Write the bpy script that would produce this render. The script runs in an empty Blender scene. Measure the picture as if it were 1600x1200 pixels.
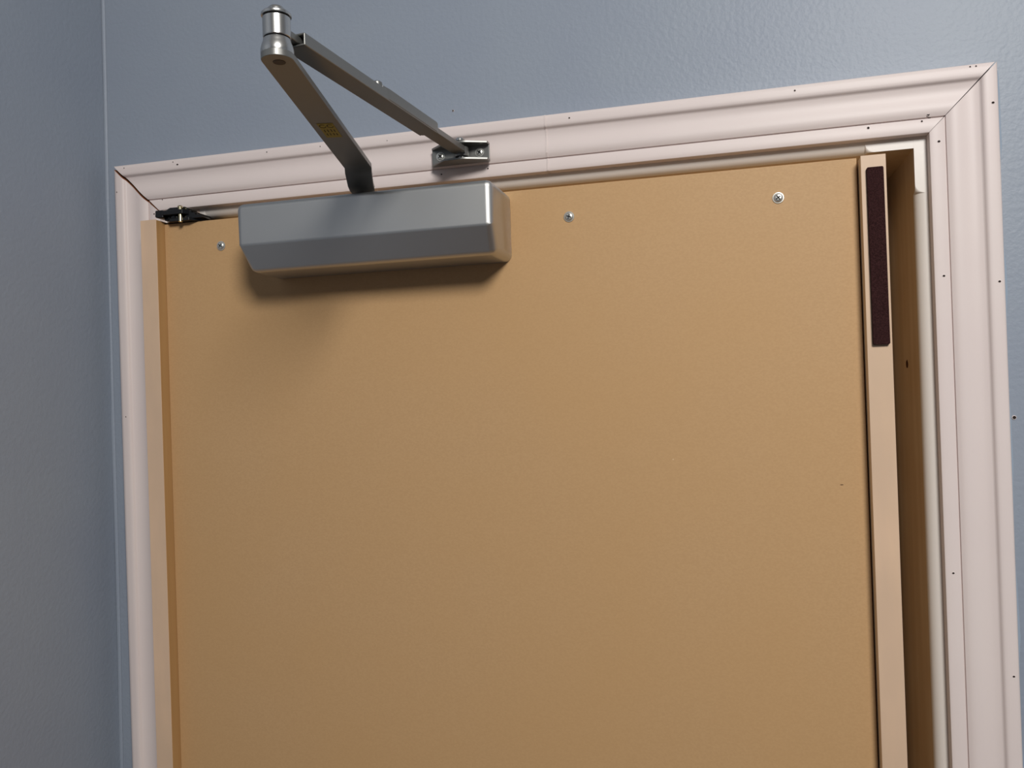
import bpy, bmesh, math, random
from mathutils import Vector, Matrix
S = bpy.context.scene
C = S.collection
random.seed(4)
PI = math.pi

# ------------------------------------------------------------------ camera
YAW, PITCH, ROLL = math.radians(14.4623), math.radians(0.33), math.radians(-1.9072)
CAM = Vector((0.0, -0.86, 1.80))
f = Vector((-math.sin(YAW)*math.cos(PITCH), math.cos(YAW)*math.cos(PITCH), math.sin(PITCH)))
r0 = Vector((math.cos(YAW), math.sin(YAW), 0)); u0 = r0.cross(f)
r = r0*math.cos(ROLL)+u0*math.sin(ROLL); u = -r0*math.sin(ROLL)+u0*math.cos(ROLL)
cd = bpy.data.cameras.new('camera'); cam = bpy.data.objects.new('camera', cd); C.objects.link(cam)
cd.sensor_width = 36; cd.lens = 1266.3/1600*36; cd.clip_start = .01
cam.matrix_world = Matrix(((r.x, u.x, -f.x, CAM.x), (r.y, u.y, -f.y, CAM.y), (r.z, u.z, -f.z, CAM.z), (0, 0, 0, 1)))
S.camera = cam

# ------------------------------------------------------------------ world, light, exposure
w = bpy.data.worlds.new('world'); S.world = w; w.use_nodes = True
w.node_tree.nodes['Background'].inputs[0].default_value = (.5, .55, .62, 1)
w.node_tree.nodes['Background'].inputs[1].default_value = .15
def area(name, loc, aim, size, power, col):
    l = bpy.data.lights.new(name, 'AREA'); l.shape = 'DISK'; l.size = size; l.energy = power; l.color = col
    o = bpy.data.objects.new(name, l); C.objects.link(o); o.location = loc
    o.rotation_euler = (Vector(aim)-Vector(loc)).to_track_quat('-Z', 'Y').to_euler()
    return o
area('ceiling_lamp', (.60, -1.76, 2.82), (.35, -.7, 1.3), .62, 42.0, (1.0, .975, .94))
area('gap_fill_light', (-.15, .42, 2.3), (.1, .2, 1.0), .2, .15, (1.0, .92, .84))  # added fill behind the door to brighten the gap, not a known lamp
S.view_settings.view_transform = 'Standard'; S.view_settings.look = 'None'
S.view_settings.gamma = 1; S.view_settings.use_curve_mapping = False
S.view_settings.exposure = 0.0
S.cycles.use_denoising = True
S.cycles.max_bounces = 10; S.cycles.diffuse_bounces = 6

# ------------------------------------------------------------------ materials
def lin(c):
    c = c/255
    return c/12.92 if c <= .04045 else ((c+.055)/1.055)**2.4
def rgb(a, b, c): return (lin(a), lin(b), lin(c), 1)
def mat(name, col, rough=.5, metal=0, spec=.5, col2=None, nscale=(50, 50, 50), detail=4, bump=None, bscale=100, bdist=.001, mottling=None, coat=0, lo=.35, hi=.65):
    m = bpy.data.materials.new(name); m.use_nodes = True
    n = m.node_tree.nodes; L = m.node_tree.links; b = n['Principled BSDF']
    b.inputs['Base Color'].default_value = col; b.inputs['Roughness'].default_value = rough
    b.inputs['Metallic'].default_value = metal; b.inputs['Specular IOR Level'].default_value = spec
    b.inputs['Coat Weight'].default_value = coat
    g = n.new('ShaderNodeNewGeometry')
    out = None
    if col2:
        mp = n.new('ShaderNodeMapping'); mp.inputs['Scale'].default_value = nscale; L.new(g.outputs['Position'], mp.inputs[0])
        t = n.new('ShaderNodeTexNoise'); t.inputs['Scale'].default_value = 1; t.inputs['Detail'].default_value = detail; L.new(mp.outputs[0], t.inputs['Vector'])
        cr = n.new('ShaderNodeValToRGB'); cr.color_ramp.elements[0].color = col; cr.color_ramp.elements[1].color = col2
        cr.color_ramp.elements[0].position = lo; cr.color_ramp.elements[1].position = hi
        L.new(t.outputs[0], cr.inputs[0]); out = cr.outputs[0]
    if mottling:
        t2 = n.new('ShaderNodeTexNoise'); t2.inputs['Scale'].default_value = mottling[0]; t2.inputs['Detail'].default_value = 3
        L.new(g.outputs['Position'], t2.inputs['Vector'])
        mx = n.new('ShaderNodeMix'); mx.data_type = 'RGBA'; mx.blend_type = 'MIX'
        mx.inputs[6].default_value = col
        if out: L.new(out, mx.inputs[6])
        mx.inputs[7].default_value = mottling[1]
        mr = n.new('ShaderNodeMapRange'); mr.inputs[1].default_value = .35; mr.inputs[2].default_value = .7; mr.inputs[4].default_value = mottling[2]
        L.new(t2.outputs[0], mr.inputs[0]); L.new(mr.outputs[0], mx.inputs[0]); out = mx.outputs[2]
    if out: L.new(out, b.inputs['Base Color'])
    if bump:
        t3 = n.new('ShaderNodeTexNoise'); t3.inputs['Scale'].default_value = bscale; t3.inputs['Detail'].default_value = 3
        L.new(g.outputs['Position'], t3.inputs['Vector'])
        bp = n.new('ShaderNodeBump'); bp.inputs['Strength'].default_value = bump; bp.inputs['Distance'].default_value = bdist
        L.new(t3.outputs[0], bp.inputs['Height']); L.new(bp.outputs[0], b.inputs['Normal'])
    return m
M_wall = mat('blue_wall_paint', rgb(139, 148, 162), .44, spec=.3, bump=.5, bscale=210, bdist=.0008, mottling=(6, rgb(146, 155, 166), .6))
M_caulk = mat('blue_caulk', rgb(152, 166, 182), .3, spec=.5, bump=.3, bscale=90, bdist=.0008)
M_white = mat('white_trim_paint', rgb(222, 210, 206), .42, spec=.26, bump=.12, bscale=60, bdist=.0006, mottling=(7, rgb(218, 205, 202), .7))
M_jambw = mat('white_jamb_paint', rgb(216, 209, 202), .34, spec=.45, bump=.12, bscale=80, bdist=.0006)
M_core = mat('brown_fibre_core', rgb(150, 92, 58), .85, spec=.2)
M_mdf = mat('tan_fibreboard', rgb(188, 152, 110), .6, spec=.28, col2=rgb(194, 158, 116), nscale=(420, 420, 600), detail=6, mottling=(3.2, rgb(192, 152, 103), .55))
M_birch = mat('pale_birch_edge_band', rgb(214, 184, 157), .45, spec=.35, col2=rgb(222, 190, 160), nscale=(60, 60, 9), detail=3, mottling=(9, rgb(198, 172, 146), .6))
M_ply = mat('orange_plywood_face', rgb(184, 146, 98), .5, spec=.3, col2=rgb(176, 136, 88), nscale=(90, 90, 4), detail=4)
M_ply2 = mat('tan_plywood_face', rgb(226, 198, 160), .5, spec=.3, col2=rgb(214, 184, 144), nscale=(90, 90, 4), detail=4)
M_pine = mat('raw_pine', rgb(206, 184, 154), .6, spec=.25, col2=rgb(196, 172, 140), nscale=(70, 70, 3), detail=5, mottling=(11, rgb(184, 150, 108), .4))
M_knot = mat('dark_knot', rgb(70, 40, 18), .7, spec=.2)
M_alu = mat('satin_silver_paint', rgb(198, 198, 196), .45, metal=1, spec=.5, bump=.06, bscale=900, bdist=.0002)
M_arm = mat('satin_silver_arm_paint', rgb(132, 132, 129), .40, metal=.75, spec=.5, bump=.05, bscale=900, bdist=.0002)
M_nickel = mat('bright_cast_silver', rgb(190, 190, 188), .27, metal=.92, bump=.05, bscale=400, bdist=.0002)
M_screw = mat('zinc_screw', rgb(218, 218, 212), .34, metal=.85)
M_dark = mat('dark_gap', rgb(20, 20, 22), .6, spec=.3)
M_black = mat('gloss_black_steel', rgb(10, 10, 12), .22, spec=.5)
M_brass = mat('brass_pin', rgb(205, 190, 150), .2, metal=1)
M_felt = mat('maroon_felt', rgb(38, 20, 20), .95, spec=.1, col2=rgb(60, 36, 36), nscale=(1100, 1100, 1100), detail=2, bump=.8, bscale=1200, bdist=.0008)
M_yel = mat('yellow_sticker', rgb(150, 134, 42), .5, spec=.3)
M_ink = mat('black_ink', rgb(30, 28, 18), .6, spec=.2)
M_hole = mat('dark_nail_hole', rgb(45, 38, 36), .8, spec=.1)
M_floor = mat('wood_floor', rgb(98, 68, 44), .4, col2=rgb(82, 56, 36), nscale=(3, 50, 50))
M_back = mat('greige_wall_paint', rgb(128, 125, 122), .6)
M_ceil = mat('white_ceiling_paint', rgb(196, 194, 190), .8)

# ------------------------------------------------------------------ helpers
def put(name, bm, mats, parent=None, smooth=False, loc=None):
    me = bpy.data.meshes.new(name)
    bmesh.ops.recalc_face_normals(bm, faces=bm.faces[:])
    if smooth:
        for q in bm.faces: q.smooth = True
    bm.to_mesh(me); bm.free()
    for m in (mats if isinstance(mats, (list, tuple)) else [mats]): me.materials.append(m)
    o = bpy.data.objects.new(name, me); C.objects.link(o)
    if parent:
        o.parent = parent
        bpy.context.view_layer.update()
        o.matrix_parent_inverse = parent.matrix_world.inverted()
    return o
def tag(o, label=None, cat=None, kind=None, group=None):
    if label: o['label'] = label
    if cat: o['category'] = cat
    if kind: o['kind'] = kind
    if group: o['group'] = group
    return o
def thing(name, label, cat, loc):
    o = bpy.data.objects.new(name, None); C.objects.link(o); o.location = loc; o.empty_display_size = .02
    bpy.context.view_layer.update()
    return tag(o, label, cat)
def box(bm, x0, x1, y0, y1, z0, z1, mi=0):
    v = [bm.verts.new((x, y, z)) for x in (x0, x1) for y in (y0, y1) for z in (z0, z1)]
    for a in ((0, 1, 3, 2), (4, 6, 7, 5), (0, 4, 5, 1), (2, 3, 7, 6), (0, 2, 6, 4), (1, 5, 7, 3)):
        q = bm.faces.new([v[i] for i in a]); q.material_index = mi
    return v
def boxo(name, x0, x1, y0, y1, z0, z1, m, parent=None, bev=0, seg=2):
    bm = bmesh.new(); box(bm, x0, x1, y0, y1, z0, z1)
    if bev: bmesh.ops.bevel(bm, geom=bm.edges[:]+bm.verts[:], offset=bev, segments=seg, affect='EDGES', profile=.5)
    o = put(name, bm, m, parent)
    return o
def lathe(bm, prof, c, axis=Vector((0, 0, 1)), n=40, mi=0):
    axis = axis.normalized(); q = Vector((0, 0, 1)).rotation_difference(axis); rings = []
    for rr, z in prof:
        if rr < 1e-7: rings.append([bm.verts.new(c+q @ Vector((0, 0, z)))])
        else: rings.append([bm.verts.new(c+q @ Vector((rr*math.cos(2*PI*k/n), rr*math.sin(2*PI*k/n), z))) for k in range(n)])
    for a, b in zip(rings, rings[1:]):
        for k in range(n):
            j = (k+1) % n
            if len(a) == 1 and len(b) == 1: continue
            vs = [a[0], b[k], b[j]] if len(a) == 1 else ([a[k], b[0], a[j]] if len(b) == 1 else [a[k], b[k], b[j], a[j]])
            bm.faces.new(vs).material_index = mi
def autosmooth(o, deg=35):
    for p in o.data.polygons: p.use_smooth = True
    o.data.set_sharp_from_angle(angle=math.radians(deg))
    return o
def prism(bm, pts, ext):
    """pts: list of Vector (planar outline), ext: Vector"""
    a = [bm.verts.new(p) for p in pts]; b = [bm.verts.new(p+ext) for p in pts]; n = len(pts)
    bm.faces.new(a); bm.faces.new(b[::-1])
    for k in range(n):
        j = (k+1) % n; bm.faces.new([a[k], a[j], b[j], b[k]])
def bevelmod(o, wdt, seg=3, angle=30):
    m = o.modifiers.new('bevel', 'BEVEL'); m.width = wdt; m.segments = seg; m.limit_method = 'ANGLE'; m.angle_limit = math.radians(angle); m.harden_normals = True
    for p in o.data.polygons: p.use_smooth = True
    return o
def bake(o, cutter):
    md = o.modifiers.new('cut', 'BOOLEAN'); md.object = cutter; md.operation = 'DIFFERENCE'; md.solver = 'EXACT'
    bpy.context.view_layer.update(); dg = bpy.context.evaluated_depsgraph_get()
    me = bpy.data.meshes.new_from_object(o.evaluated_get(dg)); o.modifiers.clear(); o.data = me
    bpy.data.objects.remove(cutter)
    return o

# measured layout (metres): wall face at y=0, room towards -y
XL, XR, ZH = -.6555, .2003, 2.0312        # inner edges of the casing
CW = .0585                                 # casing width
AL, AR, AH = -.643, .1886, 2.0203         # arrises of the jambs
JT = .018; WT = .16                        # jamb thickness and wall depth
RX0, RX1, RY, RZ = -.74, 2.1, -2.8, 3.0   # room

# ------------------------------------------------------------------ setting
def wall_back():
    bm = bmesh.new()
    a, b, h = AL-JT, AR+JT, AH+JT
    def cx(z): return -.7515+.0063*z       # the corner leans a little
    X1 = RX1+.1
    def slab(p):
        prism(bm, [Vector(q) for q in p], Vector((0, WT, 0)))
    slab([(cx(0), 0, 0), (a, 0, 0), (a, 0, h), (cx(h), 0, h)])
    slab([(b, 0, 0), (X1, 0, 0), (X1, 0, h), (b, 0, h)])
    slab([(cx(h), 0, h), (X1, 0, h), (X1, 0, RZ), (cx(RZ), 0, RZ)])
    bmesh.ops.remove_doubles(bm, verts=bm.verts[:], dist=1e-5)
    return tag(put('wall_back', bm, M_wall), 'light blue painted wall around the door frame', 'wall', 'structure')
WB = wall_back()
bm = bmesh.new()
prism(bm, [Vector((-.7515, WT, 0)), Vector((-.7515+.0063*RZ, WT, RZ)), Vector((-.7515+.0063*RZ, RY, RZ)), Vector((-.7515, RY, 0))], Vector((-.1, 0, 0)))
tag(put('wall_left', bm, M_wall), 'blue painted side wall meeting the door wall at the left corner', 'wall', 'structure')
tag(boxo('wall_right', RX1, RX1+.1, RY, 0, 0, RZ, M_wall), 'blue side wall out of the frame on the right', 'wall', 'structure')
tag(boxo('wall_front', -.85, RX1+.1, RY-.1, RY, 0, RZ, M_back), 'grey beige wall behind the camera', 'wall', 'structure')
tag(boxo('floor', -.86, RX1+.1, RY-.1, .6, -.1, 0, M_floor), 'brown wood floor below the frame', 'floor', 'structure')
tag(boxo('ceiling', -.86, RX1+.1, RY-.1, .6, RZ, RZ+.1, M_ceil), 'white ceiling above the frame', 'ceiling', 'structure')
# the dark space behind the door
bm = bmesh.new()
box(bm, -.95, .62, .5, .55, 0, RZ)
box(bm, -.95, -.90, WT+.002, .5, 0, RZ); box(bm, .57, .62, WT+.002, .5, 0, RZ)
tag(put('wall_closet', bm, M_ceil), 'pale wall of the closed space behind the door', 'wall', 'structure')

# caulk fillets
def fillet(name, pts, rad, sx, m, parent):
    bm = bmesh.new(); rings = []
    for p in pts:
        ring = [bm.verts.new(Vector(p))]
        for k in range(6):
            t = k/5*PI/2
            # concave quarter fillet
            ring.append(bm.verts.new(Vector(p)+Vector((sx*rad*(1-math.sin(t)), -rad*(1-math.cos(t)), 0))))
        rings.append(ring)
    for a, b in zip(rings, rings[1:]):
        for k in range(len(a)):
            j = (k+1) % len(a); bm.faces.new([a[k], a[j], b[j], b[k]])
    bm.faces.new(rings[0]); bm.faces.new(rings[-1])
    o = put(name, bm, m, parent)
    for p in o.data.polygons: p.use_smooth = len(p.vertices) == 4
    return o
fillet('caulk_bead', [(-.7515+.0063*z+.0002+.0007*math.sin(z*9), -.0002, z) for z in [i*.1 for i in range(31)] if z < RZ], .0028, 1, M_wall, WB)

# ------------------------------------------------------------------ jambs
def jamb(name, axis, label):
    """section outline in (a,y): a = distance from the arris into the jamb; swept along the length with a
    rounded edge whose radius runs out square near the corner, as a router leaves it"""
    R = .0092
    def rad(t):                            # t = distance from the corner
        if t < .034: return 1e-4
        if t < .0435:
            s = (t-.034)/.0095; return max(1e-4, R*(1-math.sqrt(max(0, 1-s*s))))
        return R
    def sec(t):
        q = rad(t); P = [(JT, 0)]
        for k in range(9):
            th = PI/2*k/8; P.append((q-q*math.sin(th), q-q*math.cos(th)))
        return P+[(0, WT), (JT, WT)]
    near = [0, .015, .034]+[.034+.0095*math.sin(PI/2*i/12) for i in range(1, 13)]+[.0445]
    bm = bmesh.new(); rings = []
    if axis == 'head':
        W = AR-AL; st = [(t, t) for t in near]+[(W/2, .2)]+[(W-t, t) for t in near[::-1]]
        for s, t in st: rings.append([bm.verts.new((AL+s, y, AH+a)) for a, y in sec(t)])
    else:
        sg, x0 = (1, AR) if axis == 'right' else (-1, AL)
        st = [(-JT, 0)]+[(t, t) for t in near]+[(.3, .2), (1, .2), (AH-.001, .2)]
        for s, t in st: rings.append([bm.verts.new((x0+sg*a, y, AH-s)) for a, y in sec(t)])
    n = len(rings[0])
    for a, b in zip(rings, rings[1:]):
        for k in range(n):
            j = (k+1) % n; q = bm.faces.new([a[k], a[j], b[j], b[k]])
            q.material_index = 1 if k in (9,) else 0
            q.smooth = 1 <= k <= 8
    bm.faces.new(rings[0]); bm.faces.new(rings[-1])
    o = put(name, bm, [M_jambw, M_pine])
    return tag(o, label, 'door frame', 'structure')
J1 = jamb('trim_1', 'left', 'left jamb board of the door frame, mostly hidden behind the door')
J2 = jamb('trim_2', 'head', 'horizontal jamb board above the tan door, white front edge and raw brown underside')
J3 = jamb('trim_3', 'right', 'right jamb board, white front edge and raw brown inner side in the gap')
# knot in the raw pine of the right jamb
bm = bmesh.new()
ring = [bm.verts.new((AR-.0003, .062+.0045*math.cos(k*PI/8), 1.812+.0035*math.sin(k*PI/8)*(1.3 if k % 3 else .9))) for k in range(16)]
prism_top = [bm.verts.new((AR-.00005, v.co.y, v.co.z)) for v in ring]
bm.faces.new(ring)
for k in range(16): bm.faces.new([ring[k], ring[(k+1) % 16], prism_top[(k+1) % 16], prism_top[k]])
put('knot', bm, M_knot, J3)
# bare patch on the head jamb beside the hinge
boxo('bare_patch', -.628, -.6065, -.0005, .0, AH+.0002, ZH-.0005, mat('bare_primed_wood', rgb(205, 184, 166), .6), J2)

# ------------------------------------------------------------------ casing
PR = [(0, 0), (0, .0085), (.0004, .0098), (.0014, .0104), (.004, .0106), (.0128, .0110), (.0133, .0108), (.0135, .0096), (.0143, .0096), (.0145, .0116),
      (.0165, .0127), (.019, .0138), (.022, .0141), (.025, .0140), (.028, .0135), (.031, .0129), (.034, .0125), (.037, .0124), (.040, .0127), (.0425, .0134),
      (.0438, .0139), (.0446, .0150), (.0455, .0166), (.0468, .0174), (.049, .0177), (.054, .0177), (.0568, .0173), (.0581, .0163), (CW, .0145), (CW, 0)]
def casing(name, ends, label, kind='v'):
    """ends: two functions (t,d)->Vector giving each end of the extrusion"""
    bm = bmesh.new()
    A = [bm.verts.new(ends[0](t, d)) for t, d in PR]; B = [bm.verts.new(ends[1](t, d)) for t, d in PR]
    n = len(PR)
    for k in range(n):
        j = (k+1) % n; bm.faces.new([A[k], A[j], B[j], B[k]])
    for ring in (A, B):
        q = bm.faces.new(ring); q.material_index = 1
    o = put(name, bm, [M_white, M_core]); autosmooth(o, 40)
    return tag(o, label, 'door casing', 'structure')
XS = -.1715
T1 = casing('trim_4', [lambda t, d: Vector((XL-t, -d, .002)), lambda t, d: Vector((XL-t, -d, ZH+t-.0016-.0022*min(1, t/.02)))],
            'left white moulded door casing beside the corner')
T2 = casing('trim_5', [lambda t, d: Vector((XL-t, -d, ZH+t)), lambda t, d: Vector((XS-.0004, -d, ZH+t))],
            'left length of the white moulded casing over the door, behind the closer arms')
T3 = casing('trim_6', [lambda t, d: Vector((XS+.0004, -d, ZH+t)), lambda t, d: Vector((XR+t-.0002-.0013*t/CW, -d, ZH+t))],
            'right length of the white moulded casing over the door')
T4 = casing('trim_7', [lambda t, d: Vector((XR+t, -d, ZH+t-.0001)), lambda t, d: Vector((XR+t, -d, .002))],
            'right white moulded door casing, full width in view')
# ridge of filler in the joint of the head casing
bm = bmesh.new()
P2 = [(t, d+(.0006 if d > .001 else 0)) for t, d in PR]
A = [bm.verts.new((XS-.0008, -d, ZH+t)) for t, d in P2]; B = [bm.verts.new((XS+.0008, -d, ZH+t)) for t, d in P2]
for k in range(len(P2)):
    j = (k+1) % len(P2); bm.faces.new([A[k], A[j], B[j], B[k]])
bm.faces.new(A); bm.faces.new(B)
put('joint_filler', bm, M_white, T2)
# blue caulk smeared along the outer edge of the right casing
bm = bmesh.new(); rings = []
random.seed(9)
for i in range(90):
    z = 2.086-i*.0233
    wd = .0052+.0012*math.sin(i*.9)+random.uniform(-.0007, .0007)
    rings.append([bm.verts.new((XR+CW+.0002, -.0002, z)), bm.verts.new((XR+CW+.0002, -.0042, z)), bm.verts.new((XR+CW+.4*wd, -.0022, z)), bm.verts.new((XR+CW+wd, -.0003, z))])
for a, b in zip(rings, rings[1:]):
    for k in range(4):
        j = (k+1) % 4; bm.faces.new([a[k], a[j], b[j], b[k]])
bm.faces.new(rings[0]); bm.faces.new(rings[-1])
autosmooth(put('caulk_bead', bm, M_caulk, WB), 60)

# nail holes: little dark pits with a raised lip of burst paint
def depth_at(t):
    for (a, d), (b, e) in zip(PR, PR[1:]):
        if a <= t <= b and b > a: return d+(e-d)*(t-a)/(b-a)
    return .0125
HM = bpy.data.meshes.new('nail_hole')
bm = bmesh.new(); lathe(bm, [(0, .00002), (.0006, .00002), (.0009, .00018), (.0011, .00012), (.0012, -.0004)], Vector((0, 0, 0)), Vector((0, -1, 0)), 10)
for q in bm.faces: q.material_index = 0 if max(v.co.xz.length for v in q.verts) < .00095 else 1
bm.to_mesh(HM); bm.free(); HM.materials.append(M_hole); HM.materials.append(M_white)
def hole(x, z, par, t, s=1, sx=1):
    o = bpy.data.objects.new('nail_hole', HM); C.objects.link(o); o.parent = par
    o.location = (x, -depth_at(t)-.00003, z); o.scale = (s*sx, 1, s)
for x, z, s in [(-.698, 2.0875-.002, .8), (-.6287, 2.0858, .8), (-.6226, 2.0822, 1.0), (-.6501, 2.0440, .8), (-.5023, 2.0845, .8), (-.434, 2.0838, .7), (-.3518, 2.0815, .6)]:
    hole(x, z, T2, z-ZH, s, 1.6 if s == 1.0 else 1)
for x, z, s in [(-.7095, 2.0571, .8), (-.6625, 2.0276, 1.1), (-.7063, 1.7813, .8)]: hole(x, z, T1, XL-x, s)
for x, z, s in [(-.1453, 2.0829, 1), (.0798, 2.0838, 1), (.1466, 2.0415, 1.3), (.1995, 2.0478, 1.5), (.2010, 2.0455, 1.5), (.1942, 2.0425, 1), (.2355, 2.0868, .9), (.2405, 2.0867, .9), (-.2975+.006, 2.0395, 1), (-.238, 2.0405, 1)]:
    hole(x, z, T3, z-ZH, s)
for x, z, s in [(.2535, 2.0510, 1.2), (.2084, 2.0217, 1.2), (.2085, 1.8935, 1.1), (.2535, 1.8845, 1.1), (.2073, 1.611, 1), (.2533, 1.518, 1)]: hole(x, z, T4, x-XR, s, 1.2)
for x, z, s in [(.2668, 1.757, 1.8), (-.2790, 2.112, 1.0)]:
    o = bpy.data.objects.new('nail_hole', HM); C.objects.link(o); o.parent = WB; o.location = (x, -.0006, z); o.scale = (s, 1.2, s)

# ------------------------------------------------------------------ the door: back of a shallow cabinet door
D = thing('door_1', 'tan fibreboard door with pale wooden edge strips and screws, slightly below the frame', 'door', (-.24, .02, .01))
D['kind'] = 'structure'
SL0, SL1, SR0, SR1 = -.6552, -.6340, .1332, .1547
YP, YS = -.030, -.0450
bm = bmesh.new()
box(bm, SL1+.0001, SR0-.0012, YP, YP+.012, .012, 2.0087)
o = put('back_panel', bm, M_mdf, D); bevelmod(o, .0005, 2); o['label'] = 'large flat tan fibreboard panel of the door'
def side(x0, x1, ztop, m, nm='side_board'):
    bm = bmesh.new(); box(bm, x0, x1, YS+.0008, .13, .012, ztop-.0002)
    o = put(nm, bm, m, D); return bevelmod(o, .0003, 1)
side(SL0, SL1, 2.0118, M_ply); side(SR0, SR1, 2.0063, M_ply2)
for a, b, zt, lb in ((SL0, SL1, 2.012, 'pale edge strip on the left of the door'), (SR0, SR1, 2.0065, 'pale edge strip on the right of the door')):
    o = boxo('edge_strip', a-.0001, b+.0001, YS, YS+.00075, .012, zt, M_birch, D, .0002, 1); o['label'] = lb
boxo('top_board', SL1+.0002, SR0-.0003, YP+.0125, .128, 1.985, 2.0055, M_ply2, D, .0003, 1)
# felt strip
bm = bmesh.new()
def rr(x0, x1, z0, z1, q, y):
    P = []
    for cx, cz, a0 in ((x1-q, z1-q, 0), (x0+q, z1-q, 90), (x0+q, z0+q, 180), (x1-q, z0+q, 270)):
        for k in range(4):
            a = math.radians(a0+30*k); P.append(Vector((cx+q*math.cos(a), y, cz+q*math.sin(a))))
    return P
prism(bm, rr(.1375, .1521, 1.8295, 1.9945, .0014, YS-.0001), Vector((0, -.0032, 0)))
for v in bm.verts:
    v.co.x += .0003*(1.99-v.co.z)/.16
    if v.co.z < 1.84 and v.co.y < YS-.002: v.co.y -= .0006
o = bevelmod(put('felt_strip', bm, M_felt, D), .0005, 2); o['label'] = 'dark maroon fuzzy felt strip near the top right of the door'

# small marks on the fibreboard
for x, z, a, b, c in ((.1085, 1.6975, .0016, .0005, .4), (-.0493, 1.7235, .0007, .0006, 0)):
    bm = bmesh.new()
    R1 = [bm.verts.new((x+a*math.cos(k*PI/5)+c*b*math.sin(k*PI/5), YP-.00006, z+b*math.sin(k*PI/5))) for k in range(10)]
    bm.faces.new(R1)
    put('chip', bm, mat('mark', rgb(96, 66, 40) if c else rgb(214, 186, 148), .8), D)
# screws
def screw_mesh(rf, h, ry, wide=.0006):
    bm = bmesh.new()
    prof = [(0, h), (rf*.35, h*.98), (rf*.62, h*.88), (rf*.74, h*.62), (rf*.8, h*.36), (rf*.95, h*.34), (rf, h*.2), (rf, 0), (0, 0)]
    lathe(bm, prof, Vector((0, 0, 0)), Vector((0, -1, 0)), 36)
    bmesh.ops.recalc_face_normals(bm, faces=bm.faces[:])
    o = put('screw_tmp', bm, [M_screw, M_dark])
    bm = bmesh.new()
    L = rf*.5
    box(bm, -L, L, -h*1.6, -h*.3, -wide, wide); 
    o2 = put('cut_tmp', bm, [M_dark]); bake(o, o2)
    bm = bmesh.new(); box(bm, -wide, wide, -h*1.6, -h*.3, -L, L)
    o2 = put('cut_tmp', bm, [M_dark]); bake(o, o2)
    bm = bmesh.new(); lathe(bm, [(0, h*1.6), (wide*2.2, h*1.6), (wide*1.2, h*.3), (0, h*.2)], Vector((0, 0, 0)), Vector((0, -1, 0)), 12)
    bmesh.ops.recalc_face_normals(bm, faces=bm.faces[:])
    o2 = put('cut_tmp', bm, [M_dark]); bake(o, o2)
    me = o.data; bpy.data.objects.remove(o)
    me.materials.clear(); me.materials.append(M_screw)
    for p in me.polygons: p.use_smooth = True
    me.set_sharp_from_angle(angle=math.radians(40)); me.name = 'screw'
    me.materials.append(M_dark)
    for p in me.polygons:
        c = p.center
        if math.hypot(c.x, c.z) < rf*.56 and -c.y < h*.55: p.material_index = 1  # cross recess painted dark, standing in for the shade inside it
    return me
SM = screw_mesh(.0056, .0026, .4, .00055)
for x, z, a in ((-.5581, 1.9775, 38), (-.1469, 1.9763, 20), (.0599, 1.9771, 55)):
    o = bpy.data.objects.new('screw', SM); C.objects.link(o); o.parent = D; o.matrix_parent_inverse = D.matrix_world.inverted()
    o.location = (x, YP-.0001, z); o.rotation_euler = (math.radians(2), a/57.3, 0)

# ------------------------------------------------------------------ pivot hinge at the top left corner
H = thing('pivot_hinge', 'small black pivot hinge in the gap at the top left corner of the door', 'hinge', (-.604, -.03, 2.0095))
def plate(name, P, z0, z1, m=M_black, bev=.0005):
    bm = bmesh.new(); prism(bm, [Vector((x, y, z0)) for x, y in P], Vector((0, 0, z1-z0)))
    return bevelmod(put(name, bm, m, H), bev, 2)
nose = [(-.6275+.0090*math.cos(a), -.034+.0090*math.sin(a)) for a in [PI+PI/2*k/6 for k in range(7)]]
plate('top_plate', [(-.6365, .03)]+nose+[(-.600, -.0430), (-.595, -.036), (-.595, .03)], 2.0165, 2.0218)
plate('bottom_plate', [(-.6300, .02), (-.6300, -.030), (-.620, -.0395), (-.594, -.0395), (-.585, -.030), (-.581, -.022), (-.581, .02)], 2.0090, 2.0128)
bm = bmesh.new(); lathe(bm, [(0, 2.0128), (.0078, 2.0128), (.0082, 2.0140), (.0078, 2.0164), (0, 2.0164)], Vector((-.6155, -.031, 0)), n=28)
autosmooth(put('washer', bm, M_black, H), 40)
bm = bmesh.new()
lathe(bm, [(0, 2.0072), (.0018, 2.0072), (.0024, 2.0078), (.0022, 2.0090), (.0022, 2.0235), (.0030, 2.0238), (.0030, 2.0256), (.0018, 2.0266), (0, 2.0267)], Vector((-.6045, -.0398, 0)), n=24)
autosmooth(put('pin', bm, M_brass, H), 50)['label'] = 'bright brass pin'
bm = bmesh.new()
prism(bm, [Vector((x, -.0365, z)) for x, z in [(-.6285, 2.0115), (-.6290, 2.0225), (-.621, 2.0262), (-.601, 2.0258), (-.5955, 2.0235), (-.5965, 2.0212), (-.5915, 2.0205), (-.5925, 2.0186), (-.587, 2.0176), (-.5875, 2.0156), (-.580, 2.0138), (-.577, 2.0115)]], Vector((0, .016, 0)))
bevelmod(put('cam', bm, M_black, H), .0003, 1)
boxo('lever', -.6285, -.586, -.0345, .012, 2.0127, 2.0172, M_black, H, .0006, 2)
bm = bmesh.new()
prism(bm, [Vector(p) for p in [(-.6375, -.0425, 2.0150), (-.6330, -.0425, 2.0135), (-.6260, -.0425, 2.0135), (-.6260, -.0425, 2.0228), (-.6370, -.0425, 2.0232)]], Vector((0, .012, 0)))
bevelmod(put('stop_lug', bm, M_black, H), .0015, 3)

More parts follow.
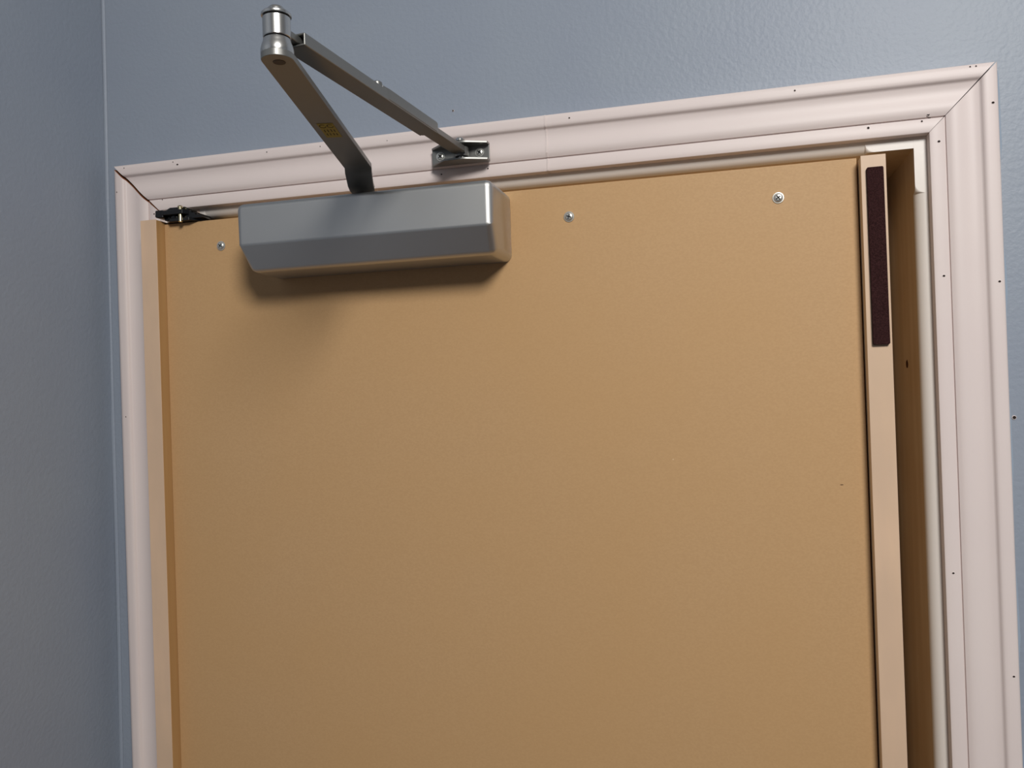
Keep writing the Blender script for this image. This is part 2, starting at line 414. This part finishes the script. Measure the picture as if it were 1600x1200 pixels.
# ------------------------------------------------------------------ door closer
K = thing('door_closer', 'silver grey surface door closer with folded arm, mounted at the top of the tan door', 'door closer', (-.35, -.03, 1.934))
X0, X1 = -.4935, -.2095
PF = [(-.0304, 2.0062), (-.100, 2.0056), (-.1003, 1.9612), (-.083, 1.9345), (-.0304, 1.9338)]
bm = bmesh.new()
def xs(i): return (X0+.0002 if i in (0, 1, 2) else X0+.0060, X1 if i != 3 else X1-.002)
A = [bm.verts.new((xs(i)[0], y, z)) for i, (y, z) in enumerate(PF)]; B = [bm.verts.new((xs(i)[1], y, z)) for i, (y, z) in enumerate(PF)]
bm.faces.new(A); bm.faces.new(B[::-1])
for k in range(5):
    j = (k+1) % 5; bm.faces.new([A[k], A[j], B[j], B[k]])
lay = bm.edges.layers.float.new('bevel_weight_edge')
for e in bm.edges:
    a, b = e.verts; back = a.co.y > -.04 and b.co.y > -.04
    if back and not abs(a.co.x-b.co.x) > .1: wgt = 0
    elif abs(a.co.x-b.co.x) > .1:
        z = a.co.z
        wgt = .22 if abs(z-1.9612) < .003 else (.30 if back else .8)
        if a.co.z < 1.94 and not back: wgt = .55
        if back: wgt = 0
    else: wgt = 1
    e[lay] = wgt
cov = put('cover', bm, M_alu, K)
m = cov.modifiers.new('bevel', 'BEVEL'); m.width = .0078; m.segments = 8; m.limit_method = 'WEIGHT'; m.harden_normals = True
for p in cov.data.polygons: p.use_smooth = True
cov['label'] = 'long silver grey cover with sloping lower front'
# underside: body casting inside the cover edge, dark seam line

# spindle
bm = bmesh.new(); lathe(bm, [(0, 2.0058), (.0105, 2.0058), (.0105, 2.0085), (.0078, 2.009), (.0078, 2.0215), (.006, 2.023), (0, 2.023)], Vector((-.362, -.062, 0)), n=28)
autosmooth(put('spindle', bm, M_nickel, K), 40)
# main arm: tapered bar with a joggle down to the spindle
KN = Vector((-.2870, -.361, 0))
def bar(path, widths, th, name, m, parent, bev=.0012, round0=False, round1=False):
    """flat bar through path points (centre of underside)"""
    bm = bmesh.new(); rings = []
    n = len(path)
    for i, p in enumerate(path):
        p = Vector(p)
        d = (Vector(path[min(i+1, n-1)])-Vector(path[max(i-1, 0)])); dh = Vector((d.x, d.y, 0)).normalized()
        side = Vector((dh.y, -dh.x, 0)); nz = side.cross(d.normalized()); nz = nz if nz.z > 0 else -nz
        w = widths[i]/2
        rings.append([bm.verts.new(p-side*w), bm.verts.new(p+side*w), bm.verts.new(p+side*w+nz*th), bm.verts.new(p-side*w+nz*th)])
    for a, b in zip(rings, rings[1:]):
        for k in range(4):
            j = (k+1) % 4; bm.faces.new([a[k], a[j], b[j], b[k]])
    bm.faces.new(rings[0]); bm.faces.new(rings[-1])
    o = put(name, bm, m, parent)
    return bevelmod(o, bev, 3, 25)
dirh = (Vector((-.3465, -.108, 0))-KN).normalized()
path = []; wd = []
for k in range(7):                          # rounded end
    a = PI/2*k/6
    path.append(KN-dirh*.0112*math.cos(a)+Vector((0, 0, 2.0300))); wd.append(max(.004, 2*.0112*math.sin(a)))
Lm = (Vector((-.3465, -.108, 0))-KN).length
for s in (.15, .35, .55, .75, .92, 1.0):
    p = KN+dirh*Lm*s; path.append(Vector((p.x, p.y, 2.030-.003*s))); wd.append(.0224+.0046*s)
path += [Vector((-.3495, -.101, 2.0235)), Vector((-.3535, -.088, 2.0140)), Vector((-.3555, -.080, 2.0115)), Vector((-.362, -.062, 2.0112)), Vector((-.3655, -.052, 2.0112))]
wd += [.0268, .0262, .0258, .0225, .014]
ma = bar(path, wd, .0048, 'main_arm', M_arm, K, .0007); ma['label'] = 'flat tapered bar rising from the cover to the knuckle'
# sticker under the main arm
side = Vector((dirh.y, -dirh.x, 0))
sc = KN+dirh*(Lm*.555); zs = 2.030-.003*.555-.00012
def onbar(a, b, dz=0): # a along, b across
    p = sc+dirh*a+side*b; return Vector((p.x, p.y, zs-.0115*a-dz))
bm = bmesh.new(); prism(bm, [onbar(-.018, -.0068), onbar(.018, -.0068), onbar(.018, .0068), onbar(-.018, .0068)], Vector((0, 0, -.00015)))
st = put('sticker', bm, M_yel, ma); st['label'] = 'small yellow sticker with faint black print'
bm = bmesh.new()
for ca in (-.0032, .0032):                  # ring marks
    for k in range(14):
        a0, a1 = 2*PI*k/14, 2*PI*(k+1)/14
        if k in (3, 4): continue
        q = [onbar(-.0115+R*math.cos(a)*1.25, ca+R*.85*math.sin(a), .0002) for R, a in ((.0026, a0), (.0026, a1), (.0034, a1), (.0034, a0))]
        prism(bm, q, Vector((0, 0, -.00005)))
for b in (-.0042, -.0014, .0016, .0042):
    for a0, a1 in ((-.004, .004), (.006, .013)):
        prism(bm, [onbar(a0+random.uniform(0, .002), b-.0004, .0002), onbar(a1-random.uniform(0, .002), b-.0004, .0002), onbar(a1-.001, b+.0004, .0002), onbar(a0+.001, b+.0004, .0002)], Vector((0, 0, -.00005)))
put('print', bm, M_ink, st)
# knuckle
bm = bmesh.new(); lathe(bm, [(0, 2.0297), (.0042, 2.0297), (.0046, 2.0301), (0, 2.0301)], KN+Vector((0, .002, 0)), n=24)
put('rivet', bm, mat('dark_rivet', rgb(70, 62, 56), .5, metal=.6), ma)
bm = bmesh.new()
lathe(bm, [(0, 2.0305), (.0050, 2.0305), (.0108, 2.0330), (.0113, 2.0350), (.0112, 2.0375), (.0104, 2.0405), (.0096, 2.0425), (.0094, 2.0440), (.0090, 2.0446), (0, 2.0446)], KN, n=56)
kn = autosmooth(put('knuckle_base', bm, M_nickel, K), 50)
bm = bmesh.new(); lathe(bm, [(0, 2.0448), (.0084, 2.0448), (.0084, 2.0455), (0, 2.0455)], KN, n=40); put('seal_ring', bm, M_dark, kn)
bm = bmesh.new()
lathe(bm, [(0, 2.0456), (.0090, 2.0456), (.0094, 2.0460), (.0094, 2.0591), (.0090, 2.0595), (0, 2.0595)], KN, n=56)
kc = autosmooth(put('knuckle_barrel', bm, M_nickel, K), 40)
bm = bmesh.new(); lathe(bm, [(0, 2.0596), (.0088, 2.0596), (.0088, 2.0602), (0, 2.0602)], KN, n=40); put('seal_ring', bm, M_dark, kc)
bm = bmesh.new()
lathe(bm, [(0, 2.0603), (.0101, 2.0603), (.0103, 2.0608), (.0102, 2.0620), (.0092, 2.0630), (.0064, 2.0638), (.0059, 2.0641), (.0058, 2.0656), (.0048, 2.0668), (.002, 2.0673), (0, 2.0674)], KN, n=56)
autosmooth(put('knuckle_cap', bm, M_nickel, K), 40)
# forearm: open channel with an inner rod
PV = Vector((-.2612, -.036, 0))
F0 = Vector((-.2872, -.352, 0)); df = (PV-F0).normalized(); sf = Vector((df.y, -df.x, 0)); LF = (PV-F0).length
ZF = 2.0478
def zf(a): return ZF+(.0030)*(a/LF)
def fp(a, b, z): p = F0+df*a+sf*b; return Vector((p.x, p.y, zf(a)+z))
def channel(name, a0, a1, w, h, th, m, parent, zoff=0):
    # box tube made of walls: closed except for its ends
    bm = bmesh.new(); outs = []
    for a in (a0, a1):
        o_ = [bm.verts.new(fp(a, b, z+zoff)) for b, z in ((-w, 0), (w, 0), (w, h), (-w, h))]
        i_ = [bm.verts.new(fp(a, b, z+zoff)) for b, z in ((-w+th, th), (w-th, th), (w-th, h-th), (-w+th, h-th))]
        outs.append((o_, i_))
    for k in range(4):
        j = (k+1) % 4
        bm.faces.new([outs[0][0][k], outs[0][0][j], outs[1][0][j], outs[1][0][k]])
        bm.faces.new([outs[0][1][k], outs[0][1][j], outs[1][1][j], outs[1][1][k]])
        for q in (0, 1): bm.faces.new([outs[q][0][k], outs[q][0][j], outs[q][1][j], outs[q][1][k]])
    return bevelmod(put(name, bm, m, parent), .0008, 2)
fa = channel('forearm_tube', .012, .238, .0095, .0092, .0016, M_arm, K)
fa['label'] = 'square tube arm running from the knuckle to the frame bracket'
bm = bmesh.new(); q = [fp(.129, -.0088, .0012), fp(.140, -.0099, .0012), fp(.236, -.0099, .0012), fp(.242, -.0085, .0012), fp(.242, .0085, .0012), fp(.236, .0099, .0012), fp(.140, .0099, .0012), fp(.129, .0088, .0012)]
prism(bm, q, Vector((0, 0, .0096))); bevelmod(put('sleeve', bm, M_arm, fa), .0006, 2)
bm = bmesh.new(); prism(bm, [fp(.205, -.0076, .0018), fp(LF-.006, -.0076, .0018), fp(LF+.006, -.004, .0018), fp(LF+.007, 0, .0018), fp(LF+.006, .004, .0018), fp(LF-.006, .0076, .0018), fp(.205, .0076, .0018)], Vector((0, 0, .0058)))
rod = bevelmod(put('inner_rod', bm, M_arm, K), .0006, 2)
# stub joining barrel and tube
bm = bmesh.new(); prism(bm, [fp(-.002, -.0052, .0022), fp(.03, -.0052, .0022), fp(.03, .0045, .0022), fp(-.002, .0045, .0022)], Vector((0, 0, .0052)))
bevelmod(put('stub', bm, M_arm, K), .0008, 2)
c = fp(.126, .005, .0090)
bm = bmesh.new(); lathe(bm, [(0, 0), (.0042, 0), (.0044, .0012), (.0042, .0032), (.003, .0042), (0, .0044)], c, n=24)
autosmooth(put('adjusting_screw', bm, M_arm, K), 40)
# bracket on the head casing
YB = -.0178; bx0, bx1, bz0, bz1 = -.2985, -.2332, 2.0458, 2.0660
def flange(name, z, th, sag):
    pts = []; N = 16
    for k in range(N+1):
        s = k/N; x = bx0+(bx1-bx0)*s
        d = (.0030+.0170*min(1, s/.30) if s < .5 else .0095+.0105*min(1, (1-s)/.36))
        pts.append(Vector((x, YB-d, z)))
    pts += [Vector((bx1, YB, z)), Vector((bx0, YB, z))]
    bm = bmesh.new(); prism(bm, pts, Vector((0, 0, th)))
    return bevelmod(put(name, bm, M_arm, K), .0005, 2, 40)
bm = bmesh.new(); box(bm, bx0, bx1, YB-.0022, YB-.0001, bz0+.0018, bz1-.0018)
BK = bevelmod(put('bracket_plate', bm, M_arm, K), .0005, 2)
BK['label'] = 'silver bracket screwed to the head casing'
flange('bracket_flange', bz0, .0024, 0); flange('bracket_flange', bz1-.0024, .0024, 0)
bm = bmesh.new(); lathe(bm, [(0, bz0+.0026), (.0048, bz0+.0026), (.0048, bz0+.0038), (.0030, bz0+.004), (.0030, bz1-.0026), (0, bz1-.0026)], Vector((PV.x, PV.y+.006, 0)), n=24)
autosmooth(put('pivot_post', bm, M_nickel, K), 40)
bm = bmesh.new(); lathe(bm, [(0, bz1), (.0030, bz1), (.0030, bz1+.0018), (.0052, bz1+.0022), (.0054, bz1+.0040), (.0042, bz1+.0052), (.0020, bz1+.0050), (.0016, bz1+.0042), (0, bz1+.0042)], Vector((PV.x-.0025, PV.y+.008, 0)), n=28)
autosmooth(put('pivot_screw', bm, M_nickel, K), 40)
# fork end that closes on the post
bm = bmesh.new(); lathe(bm, [(.0032, 2.0505), (.0072, 2.0505), (.0074, 2.0515), (.0074, 2.0595), (.0068, 2.0605), (.0032, 2.0605)], Vector((PV.x, PV.y+.006, 0)), n=28)
autosmooth(put('rod_eye', bm, M_arm, K), 40)
SM2 = screw_mesh(.0050, .0020, .4, .0007)
for x in (-.2887, -.2442):
    o = bpy.data.objects.new('screw', SM2); C.objects.link(o); o.parent = BK
    o.location = (x, YB-.0023, 2.0562); o.rotation_euler = (0, random.uniform(.5, 1), 0)
